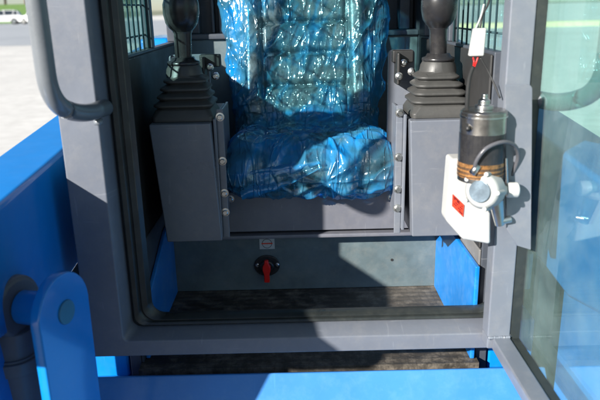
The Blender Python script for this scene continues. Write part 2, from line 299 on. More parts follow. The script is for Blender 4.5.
# distant trees behind the bank
LEAF=gmat('leaves',(.05,.09,.03),(.09,.12,.04),3,fine=2); BARK=mat('bark',(.13,.09,.06),.9,bump=.5)
def make_tree(x,y,z,h,label,seed):
    rnd=random.Random(seed); t=empty('broadleaf_tree',(x,y,z)); tag(t,label,'tree','trees behind the grass bank')
    bm=B(); tube(bm,smooth_path([(0,0,-.3),(.1,0,h*.3),(-.1,.1,h*.6)],4),[.22-.012*i for i in range(9)],8)
    for k in range(5):
        a=k*1.3; tube(bm,[(0,0,h*.3+k*.2),(math.cos(a)*h*.25,math.sin(a)*h*.25,h*.6+k*.2)],[.09,.03],6)
    link('trunk',bm,BARK,t)
    bm=B()
    cl=[(rnd.uniform(-1,1)*h*.33,rnd.uniform(-1,1)*h*.3,h*rnd.uniform(.42,.95),h*rnd.uniform(.10,.2)) for _ in range(16)]
    for cx,cy,cz,cr in cl:
        for _ in range(110):
            d=Vector((rnd.gauss(0,1),rnd.gauss(0,1),rnd.gauss(0,1))).normalized()*cr*rnd.uniform(.4,1.05)
            c=Vector((cx,cy,cz))+d; s=rnd.uniform(.12,.28); a=Vector((rnd.gauss(0,1),rnd.gauss(0,1),rnd.gauss(0,1))).normalized(); b=a.orthogonal().normalized()
            bm.faces.new([bm.verts.new(c+a*s),bm.verts.new(c+b*s*.5),bm.verts.new(c-a*s),bm.verts.new(c-b*s*.5)])
    link('crown',bm,LEAF,t)
for i,(px_,dy,h,lb) in enumerate([(-22,0,7.5,'bushy tree beyond the far left edge of the bank'),(6,3,8,'leafy tree rising over the left parked car'),(26,1,7,'leafy tree above the gap between the two cars'),(128,2,7,'leafy tree glimpsed through the left side window'),(146,5,8,'taller leafy tree glimpsed at the rear corner of left side window')]):
    q=at(px_,8,Y=(106 if px_<60 else 150)+dy); make_tree(q.x,q.y,2.6 if q.x<-39 else .0,h,lb,i)

# ------------------------------------------------ the loader
L=empty('compact_loader',(0,0,DZ)); tag(L,'blue skid steer loader with grey cab seen through its open front door','loader')
# --- front frame
def uframe(bm,prof,k=8,top=2.12):
    cols=[]
    for xl,xr,zb,r,y in prof:
        pts=[(xl,top),(xl,1.7),(xl,1.3),(xl,zb+r)]
        for j in range(1,k+1):
            a=math.pi+math.pi/2*j/k; pts.append((xl+r+r*math.cos(a),zb+r+r*math.sin(a)))
        pts.append(((xl+xr)/2,zb)); 
        for j in range(0,k+1):
            a=1.5*math.pi+math.pi/2*j/k; pts.append((xr-r+r*math.cos(a),zb+r+r*math.sin(a)))
        pts+=[(xr,1.3),(xr,1.7),(xr,top)]
        cols.append([Vector((x,y,z)) for x,z in pts])
    n=len(cols[0]); V=[[bm.verts.new(p) for p in c] for c in cols]; m=len(V)
    for a in range(m):
        b=(a+1)%m
        for i in range(n-1): bm.faces.new([V[a][i],V[a][i+1],V[b][i+1],V[b][i]])
    bm.faces.new([c[0] for c in V]); bm.faces.new([c[-1] for c in V][::-1])
bm=B(); uframe(bm,[(-.540,.505,.785,.012,.11),(-.540,.505,.785,.012,.0),(-.452,.468,.826,.014,.0),(-.438,.466,.842,.02,.048),(-.438,.466,.842,.02,.11)])
frame=link('front_frame',bm,GREY,L,bevel=.004)
bm=B(); uframe(bm,[(-.4385,.4665,.8415,.018,.050),(-.430,.464,.848,.024,.040),(-.420,.463,.853,.030,.044),(-.415,.463,.855,.034,.052),(-.411,.463,.857,.036,.048),(-.398,.463,.861,.036,.054),(-.390,.463,.865,.038,.068),(-.396,.463,.862,.036,.084),(-.4385,.4665,.8415,.018,.088)],k=12)
o=link('door_seal',bm,SEAL,frame,smooth=True,bevel=.002)
# header above the door and roof
bm=B(); box(bm,-.54,.505,0,.11,2.12,2.24); link('header_beam',bm,GREY,L,bevel=.006)
bm=B(); box(bm,-.54,.54,.0,1.35,2.24,2.29); link('cab_roof',bm,GREY,L,bevel=.012)
# --- side walls (below the window) with windows
for s in (-1,1):
    nm='side_wall'
    bm=B()
    xi=s*.445; xo=s*.475
    prism(bm,[(xi,.112,.66),(xi,1.22,.66),(xi,1.22,1.49),(xi,.112,1.49)],(xo-xi,0,0))
    w=link(nm,bm,DGREY,L,bevel=.003)
    bm=B(); prism(bm,[(xi-s*.0005,.114,1.004),(xi-s*.0005,.98,1.004),(xi-s*.0005,.98,1.484),(xi-s*.0005,.114,1.484)],(-s*.008,0,0)); link('wall_padding',bm,RUB,w,bevel=.004)
    bm=B(); prism(bm,[(xi-s*.0005,.114,.662),(xi-s*.0005,.5,.662),(xi-s*.0005,.5,1.0),(xi-s*.0005,.114,1.0)],(-s*.006,0,0)); link('wall_liner',bm,WALLG if s>0 else DGREY,w,bevel=.002)
    bm=B(); prism(bm,[(xi,.112,2.12),(xi,.58,2.12),(xi,.58,1.49),(xi,.612,1.49),(xi,.612,2.0),(xi,.96,2.0),(xi,.96,1.49),(xi,1.22,1.49),(xi,1.22,2.24),(xi,.112,2.24)],(xo-xi,0,0))  # thin pillar and rear opening shaped to let sun reach the backrest
    link('window_pillar',bm,DGREY,L,bevel=.004)
    bm=B()
    for k in range(9):
        y=.16+k*.052
        tube(bm,[(s*.458,y,1.47),(s*.458,y,2.15)],.0027,8)
    for k in range(8):
        z=1.53+k*.085
        tube(bm,[(s*.4665,.11,z),(s*.4660,.60,z)],.0027,8)
    link('window_guard',bm,mat('guard_paint',(.035,.075,.085),.4),L,smooth=True)
    bm=B(); box(bm,s*.480-.002,s*.480+.002,.13,.6,1.47,2.15); link('side_window',bm,SGLASS,L)
# --- rear wall
bm=B(); box(bm,-.445,.445,1.08,1.12,.66,1.49); link('rear_wall',bm,PANEL,L,bevel=.004)
bm=B()
box(bm,-.445,.445,1.19,1.215,1.49,2.24); box(bm,-.445,.445,1.065,1.19,1.49,1.51)
for x in (-.40,-.285,.285,.40): box(bm,x-.02,x+.02,1.12,1.19,1.51,2.24)
for x in (-.33,.33): box(bm,x-.006,x+.006,1.14,1.19,1.51,2.24)
link('rear_window_frame',bm,DGREY,L,bevel=.004)
bm=B(); box(bm,-.26,.26,1.178,1.188,1.56,2.05); link('rear_window',bm,mat('dark_rear_glass',(.02,.03,.04),.06),L)
# --- footwell
bm=B(); box(bm,-.445,.445,.075,.60,.66,.70); link('floor_mat',bm,FLOOR,L)
bm=B(); box(bm,-.44,.44,.552,.565,.702,.905)
fp=link('footwell_panel',bm,PANEL,L,bevel=.002)
bm=B(); q=at(392,260,Y=.5505); lathe(bm,[(.0045,0),(.0045,.002)],(q.x,.5525,q.z),(0,-1,0),12); link('bolt_hole',bm,BLK,fp)
for s in (-1,1):
    bm=B(); xx=s*.4255
    prism(bm,[(xx,.092 if s>0 else .13,.701),(xx,.551,.701),(xx,.551,.96)]+([(xx,.45,.95),(xx,.2,.86),(xx,.13,.80)] if s<0 else [(xx,.092,.963)]),(s*.012,0,0))
    link('foot_side_plate',bm,BLUED,L,bevel=.003)
# seat base
bm=B(); box(bm,-.34,.345,.500,.512,.925,1.055); box(bm,-.44,.44,.485,.551,.905,.917); box(bm,-.44,.44,.512,1.08,1.04,1.052)
box(bm,-.44,-.34,.500,.512,.925,1.0);box(bm,.345,.44,.500,.512,.925,1.0)
sb=link('seat_base',bm,mat('seat_base_grey',(.135,.14,.165),.36,bump=.1,dust=.1),L,bevel=.003)
for (x,z) in ((-.228,1.035),(.272,1.028),(-.3,1.0)): bm=B(); bolt(bm,(x,.4998,z),r=.008); link('bolt',bm,STEEL,sb)
# consoles + joysticks
def console(s,lit):
    c=empty('tmp') if False else None
    bm=B()
    xi_t,xo_t=(-.242,-.402) if s<0 else (.278,.44)
    xi_b,xo_b=(-.230,-.382) if s<0 else (.294,.44)
    yf=.25; zt=1.315 if s<0 else 1.31; zb=.985
    a=[(xo_b,yf+.01,zb),(xi_b,yf+.01,zb),(xi_b,.62,zb),(xo_b,.62,zb)]
    b=[(xo_t,yf,zt),(xi_t,yf,zt),(xi_t,.62,zt),(xo_t,.62,zt)]
    hexa(bm,a,b)
    c=link('control_console',bm,GREY,L,bevel=.004)
    # flange with bolts on the seat side
    bm=B(); fx0,fx1=(xi_t+.004,xi_t+.012) if s<0 else (xi_t-.012,xi_t-.004)
    prism(bm,[(fx0,.275,1.0),(fx0,.275,1.322),(fx0,.60,1.322),(fx0,.60,1.0)],(fx1-fx0,0,0))
    fx=(fx1 if s<0 else fx0)
    box(bm,fx-.012*(s<0)*0-(.0 if s<0 else .018),fx+(.018 if s<0 else 0),.29,.296,.985,1.345)
    fl=link('mounting_flange',bm,GREY,c,bevel=.002)
    for z in (1.325,1.205,1.115,1.06): 
        bm=B(); bolt(bm,(fx+(.010 if s<0 else -.010),.2898,z),r=.0078,h=.011); link('bolt',bm,STEEL,fl)
    # upright plate behind the console
    bm=B(); x0,x1=(-.385,-.268) if s<0 else (.253,.33)
    prism(bm,[(x,.50,z) for x,z in rrect((x0+x1)/2,1.265,x1-x0,.42,.012)],(0,.008,0))
    link('seat_side_plate',bm,GREY,L,bevel=.002)
    # linkage bracket with bolts
    bm=B(); bx=(-.262 if s<0 else .292)
    box(bm,bx-.03,bx+.03,.47,.4995,1.44,1.475); box(bm,bx-.022,bx-.012,.44,.4995,1.38,1.47); 
    lk=link('linkage_bracket',bm,RUB,L,bevel=.004)
    for dx,z in ((-.0,1.452),(-.017,1.418),(.018,1.43)): bm=B(); lathe(bm,[(.011,0),(.011,.008),(.008,.009),(.008,.02),(.005,.022)],(bx+dx,.4695 if z>1.44 else .44,z-.012),(0,-1,0),12); link('bolt',bm,STEEL,lk)
    # joystick
    jx=-.318 if s<0 else .368; jy=.36; jz=zt
    J=empty('joystick'); J.parent=L
    bm=B()
    rings=[]; 
    def sq(w,d,z,r,sx=0):
        return [Vector((jx+x+sx,jy+y,z)) for x,y in rrect(0,0,w,d,r,5)]
    z=jz+.0005; lean=.012*(-s)*.5
    rings.append(sq(.162,.17,z,.012)); rings.append(sq(.162,.17,z+.012,.012)); rings.append(sq(.146,.150,z+.030,.02))
    wz=[(.142,.030),(.158,.036),(.158,.041),(.136,.047)]
    zz=z+.030; w=.158
    for k in range(4):
        rings.append(sq(w-.022,w-.018,zz+.002,.022,lean*k*.3)); rings.append(sq(w,w,zz+.008,.028,lean*k*.3)); rings.append(sq(w,w,zz+.013,.028,lean*k*.3)); rings.append(sq(w-.020,w-.02,zz+.0195,.022,lean*k*.3))
        zz+=.0205; w-=.014
    rings.append(sq(.098,.098,zz+.004,.044)); rings.append(sq(.094,.094,zz+.020,.046)); rings.append(sq(.078,.078,zz+.034,.038)); rings.append(sq(.045,.045,zz+.038,.022))
    ringloft(bm,rings); boot=link('boot',bm,BOOT,J,smooth=True,bevel=.0015)
    bm=B(); lathe(bm,[(.043,0),(.044,.004),(.043,.009),(.034,.012),(.030,.02)],(jx,jy,zz+.030)); link('collar',bm,PLB,J,smooth=True)
    bm=B(); zc=zz+.036
    T=[(0,0,.021),(.010,0,.022),(.075,.0,.0235),(.082,-.001,.026),(.09,-.004,.034),(.102,-.007,.042),(.125,-.01,.047),(.150,-.012,.047),(.170,-.012,.041),(.185,-.012,.028),(.190,-.012,.006)]
    rings=[]
    for h,dy,rr in [(a,b,c) for a,b,c in T]:
        rings.append([Vector((jx+lean*h*6+rr*math.cos(t)*(1.0),jy+dy+rr*math.sin(t)*1.05,zc+h)) for t in [2*math.pi*k/32 for k in range(32)]])
    ringloft(bm,rings); g=link('grip',bm,PLB,J,smooth=True)
    for h_,r__ in ((.079,.0252),(.012,.0236)):
        bm=B(); lathe(bm,[(r__-.001,-.002),(r__+.0012,0),(r__-.001,.002)],(jx+lean*h_*6,jy-.0005,zc+h_),(0,0,1),32); link('grip_seam',bm,PLB,g,smooth=True)
    bm=B(); lathe(bm,[(.012,0),(.012,.006),(.008,.009)],(jx+.0,jy-.012,zc+.189),(0,0,1),16); link('button',bm,PLB,g,smooth=True)
    return J
console(-1,0); console(1,1)
# --- isolator switch
q=at(267,265,Y=.552)
bm=B(); prism(bm,[(q.x+.042*math.cos(a)*1.0,.5518,q.z+.036*math.sin(a)) for a in [2*math.pi*k/28 for k in range(28)]],(0,-.008,0)); lathe(bm,[(.024,0),(.024,.012),(.02,.016)],(q.x,.5438,q.z),(0,-1,0),24)
sw=link('battery_switch',bm,PLB,L,bevel=.002)
bm=B(); z0=q.z
pr=[(-.006,.030),(.006,.030),(.008,.018),(.013,.008),(.013,-.004),(.009,-.018),(.009,-.046),(-.009,-.046),(-.009,-.018),(-.013,-.004),(-.013,.008),(-.008,.018)]
prism(bm,[(q.x+a,.527,z0+b) for a,b in pr],(0,-.016,0)); link('switch_knob',bm,RED,sw,bevel=.003)
for dx in (-.031,.034): bm=B(); lathe(bm,[(.0065,0),(.0065,.004),(.004,.006)],(q.x+dx,.5438,q.z+.004),(0,-1,0),16); link('screw',bm,STEEL,sw)
# sticker above it
a=at(267,243,Y=.551)
bm=B(); box(bm,a.x-.0245,a.x+.0245,.5505,.5518,a.z-.021,a.z+.021); st=link('warning_sticker',bm,WHT,L)
bm=B(); box(bm,a.x-.0235,a.x+.004,.5495,.5503,a.z+.0155,a.z+.0205)
box(bm,a.x-.018,a.x+.018,.5495,.5503,a.z-.0035,a.z+.0005)
link('printed_bar',bm,LRED,st)
bm=B(); n=32
for k in range(n):
    a0,a1=2*math.pi*k/n,2*math.pi*(k+1)/n
    pts=[(a.x+r*math.cos(t),.5498,a.z-.0015+r*math.sin(t)) for r,t in ((.0145,a0),(.0145,a1),(.0162,a1),(.0162,a0))]
    bm.faces.new([bm.verts.new(p) for p in pts])
link('printed_ring',bm,BLK,st)
# --- handles
for s in (-1,1):
    hx=-.478 if s<0 else .560
    ha=(-.435,-.006,1.395) if s<0 else (.497,-.006,1.395)
    bm=B(); path=round_path([(hx-.012*s*-1*-1,-.215,1.95),(hx,-.20,1.432),(ha[0]-.03 if s<0 else ha[0]+.02,-.11,1.392),(ha[0],.0,1.375)],.06,8)
    path=round_path([(hx,-.02,2.02),(hx,-.20,2.02),(hx,-.195,1.438),((hx+ha[0])/2,-.10,1.398),(ha[0],.004,1.398)],.055,8)
    tube(bm,path,.0185,20); h=link('grab_handle',bm,HND,L,smooth=True)
    bm=B(); lathe(bm,[(.010,0),(.010,.012)],(ha[0]-.008,-.03,1.378),(0,0,-1),10)
    link('mounting_foot',bm,HND,h,smooth=True)
# --- lift arms
for s in (-1,1):
    xi=s*.578; xo=s*.72
    side=[(-.66,1.17),(-.67,1.20),(-.63,1.215),(-.50,1.238),(.0,1.275),(.5,1.318),(1.2,1.425),(1.9,1.47),(1.9,1.2),(1.3,1.02),(.1,.985),(-.10,.965),(-.35,1.02),(-.5,1.075),(-.60,1.13)]
    bm=B(); prism(bm,[(xi,y,z) for y,z in side],(xo-xi,0,0)); arm=link('lift_arm',bm,BLUE,L,bevel=.012,seg=3)
    bm=B(); tube(bm,[(s*.60,.2,1.05),(s*.60,1.2,1.15)],.012,8); link('hydraulic_pipe',bm,HYD,arm,smooth=True) if False else bm.free()
# rear tower, chassis, wheels
bm=B(); 
for s in (-1,1): box(bm,min(s*.58,s*.72),max(s*.58,s*.72),1.55,1.95,.5,1.48)
box(bm,-.56,.56,1.25,2.1,.55,1.42); link('engine_cover',bm,BLUE,L,bevel=.02)
bm=B()
box(bm,-.60,-.448,.0,1.25,.40,.655); box(bm,.448,.60,.0,1.25,.40,.655)
box(bm,-.600,-.480,.115,1.24,.655,.80); box(bm,.480,.600,.115,1.24,.655,.80)
box(bm,-.447,.447,.085,1.24,.40,.655); [prism(bm,[(q_,-.40,.45),(q_,-.02,.38),(q_,-.02,.962),(q_,-.12,.968),(q_,-.34,1.015),(q_,-.42,1.03)],(.058,0,0)) for q_ in (-.66,.602)]  # uprights below the arms are added to shade the floor behind the deck
link('chassis',bm,BLUE,L,bevel=.008)
bm=B(); hexa(bm,[(-.62,-.16,.42),(.62,-.16,.42),(.62,-.14,.42),(-.62,-.14,.42)],[(-.60,.028,.712),(.60,.028,.712),(.60,.05,.700),(-.60,.05,.700)])
hexa(bm,[(-.62,-.35,.40),(.62,-.35,.40),(.62,-.14,.40),(-.62,-.14,.40)],[(-.62,-.35,.418),(.62,-.35,.418),(.62,-.14,.418),(-.62,-.14,.418)])
fpn=link('front_deck',bm,mat('dusty_sheen_blue_paint',(.045,.205,.52),.3,bump=.1,bscale=40,var=.10,vscale=3,coat=.4,dust=.10,dustcol=(.34,.52,.66)),L,bevel=.004)  # deck sheen painted in as a paler blue, with pale dusty speckle
for s in (-1,1):
    for y in (.62,1.62):
        bm=B(); pr=[(.22,-.14),(.34,-.145),(.40,-.12),(.415,-.05),(.415,.05),(.40,.12),(.34,.145),(.22,.14)]
        lathe(bm,pr,(s*.86,y,.30+.415),(1,0,0),40)
        for k in range(20):
            a=2*math.pi*k/20; 
            for d in (-1,1):
                c=Vector((s*.86+d*.06,y+math.cos(a+d*.07)*.42,.715+math.sin(a+d*.07)*.42)); rr=Vector((0,math.cos(a),math.sin(a))); tt=Vector((0,-math.sin(a),math.cos(a)))
                ax=Vector((1,0,0)); w_=[c+ax*i*.06+tt*(j*.018+i*d*.02)+rr*kk for kk in (-.02,.018) for i,j in ((-1,-1),(1,-1),(1,1),(-1,1))]
                hexa(bm,w_[:4],w_[4:])
        wv=link('wheel',bm,TYRE,L,bevel=.006)
        bm=B(); lathe(bm,[(.225,-.10),(.225,-.02),(.10,.0),(.06,.04),(.06,.06)] if s>0 else [(.225,.10),(.225,.02),(.10,.0),(.06,-.04),(.06,-.06)],(s*.86,y,.715),(1,0,0),32); link('rim',bm,WHT2,wv,bevel=.003)
# --- pivot bracket with pin and cylinder at the arm's front end
c=at(66,312,Y=-.28); ang=R(16)
n_=Vector((math.cos(ang),-math.sin(ang),0)); t_=Vector((-math.sin(ang)*-1,math.cos(ang),0)); t_=Vector((math.sin(ang),math.cos(ang),0))
bm=B(); rr=.078; pts=[]
for k in range(21):
    a=R(-8+196*k/20); pts.append(c+t_*rr*math.cos(a)+Vector((0,0,rr*math.sin(a))))
pts+= [c-t_*(rr+.0)+Vector((0,0,-.40)),c+t_*(rr-.005)+Vector((0,0,-.40))]
prism(bm,pts,n_*-.022); pb=link('pivot_plate',bm,BLUE,L,bevel=.004)
bm=B(); lathe(bm,[(.024,-.004),(.024,.003),(.022,.004)],c,n_,28); link('pin',bm,PINM,pb,bevel=.001)
bm=B(); lathe(bm,[(.034,0),(.034,.075)],c-n_*.024,-n_,32); link('spacer_sleeve',bm,BLUE,pb,bevel=.003)
bm=B(); e=c-n_*.10; lathe(bm,[(.034,-.0),(.055,0),(.062,.006),(.062,.055),(.055,.06)],e,-n_,36)
e2=e-n_*.03; tube(bm,[e2+Vector((0,.0,-.04)),e2+Vector((-.01,.01,-.11))],.045,24); tube(bm,[e2+Vector((-.01,.01,-.10)),e2+Vector((-.04,.06,-.55))],.052,32)
tube(bm,[e2+Vector((-.01,.01,-.105)),e2+Vector((-.012,.013,-.135))],.058,32)
cy=link('hydraulic_cylinder',bm,HYD,L,bevel=.003)
bm=B(); tube(bm,smooth_path([e2+Vector((-.03,-.05,-.13)),e2+Vector((-.05,-.09,-.08)),e2+Vector((-.09,-.06,-.02)),e2+Vector((-.14,.0,-.10)),e2+Vector((-.16,.1,-.4))],8),.011,12); link('hose',bm,RUB,cy,smooth=True)

# --- open door (swung out 90 degrees on the right)
dx=.452
bm=B()
# stile (hinge side) seen between opening and glass
box(bm,dx-.030,dx+.024,-.050,-.004,.842,2.10)
box(bm,dx-.018,dx+.024,-.80,-.05,.812,.842); box(bm,dx-.030,dx+.024,-.05,-.004,.812,.8418)
box(bm,dx-.010,dx+.020,-.80,-.05,2.06,2.10); box(bm,dx-.010,dx+.020,-.84,-.80,.812,2.10)
dr=link('door',bm,GREY,L,bevel=.004)
bm=B(); box(bm,dx+.046,dx+.051,-.83,-.006,.82,2.09); link('glass_pane',bm,GLASS,dr)
bm=B(); box(bm,dx+.0243,dx+.0457,-.049,-.008,.83,2.08); box(bm,dx+.0243,dx+.0457,-.80,-.0495,.818,.838); link('pane_gasket',bm,SEAL,dr)
for z in (.95,1.9):
    bm=B(); lathe(bm,[(.010,0),(.010,.09)],(dx+.066,-.010,z),(0,0,1),16); box(bm,dx+.0515,dx+.066,-.010,-.006,z+.005,z+.085); link('hinge',bm,GREY,dr,bevel=.002)
rnd=random.Random(3)
for p0,p1 in (((dx-.029,-.0515,.8425),(dx+.022,-.0515,.8425)),((dx+.0245,-.049,.845),(dx+.0245,-.008,.845))):
    bm=B(); p0=Vector(p0);p1=Vector(p1); n=26
    pts_=[p0.lerp(p1,k/n)+Vector((rnd.uniform(-.0005,.0005),0,rnd.uniform(-.0008,.0008))) for k in range(n+1)]
    tube(bm,pts_,[.0028+.0012*(k%3)/2+rnd.uniform(0,.0006) for k in range(n+1)],8); link('weld_bead',bm,GREY,dr,smooth=True)
# wiper motor mount plate
y0=-.115
a=at(533,84,Y=y0); b=at(533,250,Y=y0)
x1=a.x; xb=at(531,250,Y=y0).x; zt=a.z
bm=B(); ptl=[(x1-.056,y0,zt),(x1-.016,y0,zt)]
for k in range(6):
    t=R(90-90*k/5); ptl.append((x1-.012+.012*math.cos(t),y0,zt-.012+.012*math.sin(t)))
ptl+= [(xb,y0,b.z),(xb-.030,y0,b.z+.01),(xb-.056,y0,b.z+.05)]
prism(bm,ptl,(0,.005,0)); box(bm,x1-.052,x1-.030,y0+.0045,-.0505,1.18,1.24); pl=link('motor_bracket',bm,GREY,dr,bevel=.0012)
# motor: vertical canister
mx=at(484,110,Y=y0-.0); r=.037
MT=empty('wiper_motor'); MT.parent=L
zt_=at(484,109,Y=y0).z; zb_=at(484,180,Y=y0).z; X=mx.x
bm=B(); lathe(bm,[(.040,-.0),(.0465,.003),(.0465,zt_-zb_-.004),(.042,zt_-zb_)],(X,y0,zb_),(0,0,1),40); can=link('motor_case',bm,CHR,MT,bevel=.001)
bm=B(); lathe(bm,[(.0468,0),(.0468,.060)],(X,y0,zb_+.042),(0,0,1),40); link('dark_label',bm,PLB,can)
bm=B(); lathe(bm,[(.0470,0),(.0470,.030)],(X,y0,zb_+.012),(0,0,1),40); link('label_band',bm,ORG,can)
bm=B(); 
for k in range(5):
    lathe(bm,[(.0473,0),(.0473,.0016)],(X,y0,zb_+.014+.0045*k+(.002 if k%2 else 0)),(0,0,1),40)
link('printed_lines',bm,BLK,can)
bm=B(); lathe(bm,[(.019,0),(.019,.008),(.012,.010),(.012,.018),(.006,.022),(.006,.030)],(X,y0,zt_),(0,0,1),20); link('cap_nut',bm,STEEL,can,bevel=.001)
bm=B(); lathe(bm,[(.0477,0),(.0477,.003)],(X,y0,zt_-.014),(0,0,1),40); link('crimp_ring',bm,STEEL,can)
# white gear housing facing left-forward
g=at(486,190,Y=y0-.03); ax=Vector((-.62,-.72,0.12)).normalized()
bm=B(); lathe(bm,[(.033,0),(.037,.004),(.037,.034),(.033,.040),(.028,.042)],g-ax*.016,ax,36); gh=link('gear_housing',bm,WHT2,MT,bevel=.0015)
bm=B(); lathe(bm,[(.022,0),(.0225,.006)],g+ax*.0262,ax,24); link('cover_disc',bm,mat('blue_grey_plate',(.20,.26,.31),.25,.5,var=.3,vscale=40),gh,bevel=.001)
for k in range(5):
    bm=B(); t=2*math.pi*k/5; N=ax.orthogonal().normalized(); Q=ax.cross(N); lathe(bm,[(.005,0),(.005,.03)],g+ (N*math.cos(t)+Q*math.sin(t))*.037,ax,10); link('screw_boss',bm,WHT2,gh,bevel=.001)
bm=B(); e=at(512,190,Y=y0-.02); tube(bm,[g-ax*.0+Vector((.02,.0,0)),e+Vector((-.010,0,0))],.010,16); lathe(bm,[(.014,-.012),(.016,-.008),(.016,.010),(.013,.013)],e,(1,0,0),20); link('output_shaft',bm,WHT,MT,bevel=.001)
bm=B(); tube(bm,[at(506,158,Y=y0-.02),at(507,183,Y=y0-.02)],.003,8); link('link_rod',bm,STEEL,MT)
bm=B(); q=at(497,215,Y=y0-.005); tube(bm,[at(496,200,Y=y0-.004),at(500,225,Y=y0-.004)],[.016,.010],16); tube(bm,[at(497,222,Y=y0-.006),at(511,219,Y=y0-.006)],.0075,12); link('crank_joint',bm,STEEL,MT,bevel=.001)
bm=B(); q0=at(475,171,Y=-.158); tube(bm,[q0+Vector((-.006,0,-.006)),q0+Vector((.006,0,.012))],.0075,14); link('cable_clamp',bm,STEEL,MT,smooth=True)
bm=B(); pp=[(474,172,-.155),(477,160,-.165),(487,148,-.168),(503,142,-.16),(515,146,-.14),(518,158,-.122),(512,175,-.112)]
tube(bm,smooth_path([at(x,y,Y=Y) for x,y,Y in pp],8),.0042,12); link('cable',bm,mat('cable_sleeve',(.09,.09,.10),.25,bump=.3,bscale=150),MT,smooth=True)
# washer tank
bm=B(); y1=-.02
P=[at(x,y,Y=y1-.055) for x,y in ((451,159),(492,158),(491,245),(463,240),(446,221))]
prism(bm,P,(0,.055,0)); tk=link('washer_tank',bm,WHT,L,bevel=.007,seg=3)
P=[at(x,y,Y=y1-.0565) for x,y in ((454,200),(463,207),(463,219),(454,212))]
base=[at(x,y,Y=y1-.0565) for x,y in ((452.5,194),(464,205),(463,217),(452,206))]
bm=B(); prism(bm,base,(0,-.0008,0)); lb=link('red_label',bm,LRED,tk)
bm=B()
def seg(p,q,w=.0010):
    p=Vector(p);q=Vector(q); d=(q-p).normalized(); nn=Vector((-d.z,0,d.x))*w
    bm.faces.new([bm.verts.new(v) for v in (p-nn,q-nn,q+nn,p+nn)])
def lp(u,v):
    a_,b_,c_,d_=base; return a_*(1-u)*(1-v)+b_*u*(1-v)+c_*u*v+d_*(1-u)*v+Vector((0,-.0016,0))
for v0 in (.25,.45,.65):
    for k in range(6):
        u=.12+k*.13
        if (k+int(v0*20))%3: seg(lp(u,v0),lp(u+.09,v0+.02),.0009)
seg(lp(.1,.12),lp(.6,.14),.0012); seg(lp(.6,.82),lp(.9,.84),.0012)
link('printed_text',bm,mat('ink_brown',(.12,.01,.01),.5),lb)
# wiring and connector
bm=B(); cA=at(477,42,Y=-.02); ct=at(479,28,Y=-.02); cb_=at(476,56,Y=-.02)
d=(ct-cb_); hexa(bm,[cb_+Vector((-.016,-.008,0)),cb_+Vector((.015,-.008,0)),cb_+Vector((.015,.008,0)),cb_+Vector((-.016,.008,0))],[ct+Vector((-.012,-.008,0)),ct+Vector((.014,-.008,0)),ct+Vector((.014,.008,0)),ct+Vector((-.012,.008,0))])
cn=link('wire_connector',bm,WHT,L,bevel=.003)
bm=B()
tube(bm,smooth_path([at(473,57,Y=-.02),at(474,62,Y=-.022),at(473,68,Y=-.03)],5),.0016,8); tube(bm,smooth_path([at(478,57,Y=-.02),at(476,63,Y=-.022),at(474,68,Y=-.03)],5),.0016,8)
link('red_wire',bm,RED,cn,smooth=True)
bm=B(); tube(bm,smooth_path([at(473,67,Y=-.03),at(469,80,Y=-.05),at(467,105,Y=-.09),at(468,130,Y=-.152)],8),.0042,10)
tube(bm,smooth_path([at(480,57,Y=-.018),at(490,75,Y=-.02),at(500,98,Y=-.05)],8),.0020,8)
tube(bm,smooth_path([at(480,28,Y=-.02),at(483,14,Y=-.02),at(490,-4,Y=-.03),at(494,-60,Y=-.03)],8),.0024,8)
link('black_wire',bm,RUB,cn,smooth=True)
bm=B(); tube(bm,smooth_path([at(476,28,Y=-.02),at(481,16,Y=-.022),at(484,4,Y=-.022)],8),.0018,8)
link('white_wire',bm,WHT,cn,smooth=True)

# ------------------------------------------------ seat and film
PR=[(1.05,1.92),(1.02,1.76),(.985,1.62),(.950,1.48),(.915,1.36),(.885,1.27),(.850,1.212),(.79,1.190),(.70,1.192),(.58,1.198),(.50,1.190),(.455,1.160),(.440,1.118),(.455,1.078),(.50,1.06),(.60,1.056)]
PRV=smooth_path([(0,y,z) for y,z in PR],24)
def resample(P,n):
    Ls=[0]
    for a,b in zip(P,P[1:]): Ls.append(Ls[-1]+(b-a).length)
    out=[];j=0
    for i in range(n):
        s=Ls[-1]*i/(n-1)
        while j<len(Ls)-2 and Ls[j+1]<s: j+=1
        t=(s-Ls[j])/max(1e-9,Ls[j+1]-Ls[j]); out.append(P[j].lerp(P[j+1],min(1,t)))
    return out,Ls[-1]
def interp(t,tab):
    for (a,va),(b,vb) in zip(tab,tab[1:]):
        if t<=b:
            k=max(0,min(1,(t-a)/(b-a))); k=k*k*(3-2*k); return va+(vb-va)*k
    return tab[-1][1]
def surface(NU,NV,wtab,off,wr,side,xc=.014,r=.055):
    P,Lt=resample(PRV,NV); pts=[];info=[]
    for j in range(NV):
        t=(P[min(j+1,NV-1)]-P[max(j-1,0)]).normalized(); nrm=Vector((0,t.z,-t.y))   # pointing forward/up
        if nrm.y>0 and nrm.z<0: nrm=-nrm
        v=j/(NV-1); w=interp(v,wtab); tot=w-r+r*math.pi/2+side
        row=[];ri=[]
        for i in range(NU):
            u=-1+2*i/(NU-1); a=abs(u)*tot; sg=1 if u>=0 else -1
            if a<w-r: x=a;dn=0;nx=0;nn=1
            elif a<w-r+r*math.pi/2: th=(a-(w-r))/r; x=w-r+r*math.sin(th); dn=-r*(1-math.cos(th)); nx=math.sin(th);nn=math.cos(th)
            else: x=w; dn=-r-(a-(w-r+r*math.pi/2)); nx=1;nn=0
            d=off+wr(sg*x,P[j],v,u,nx)
            row.append(Vector((xc+sg*(x+nx*d),0,0))+P[j]+nrm*(dn+nn*d)); ri.append((v,u))
        pts.append(row); info.append(ri)
    return pts,info
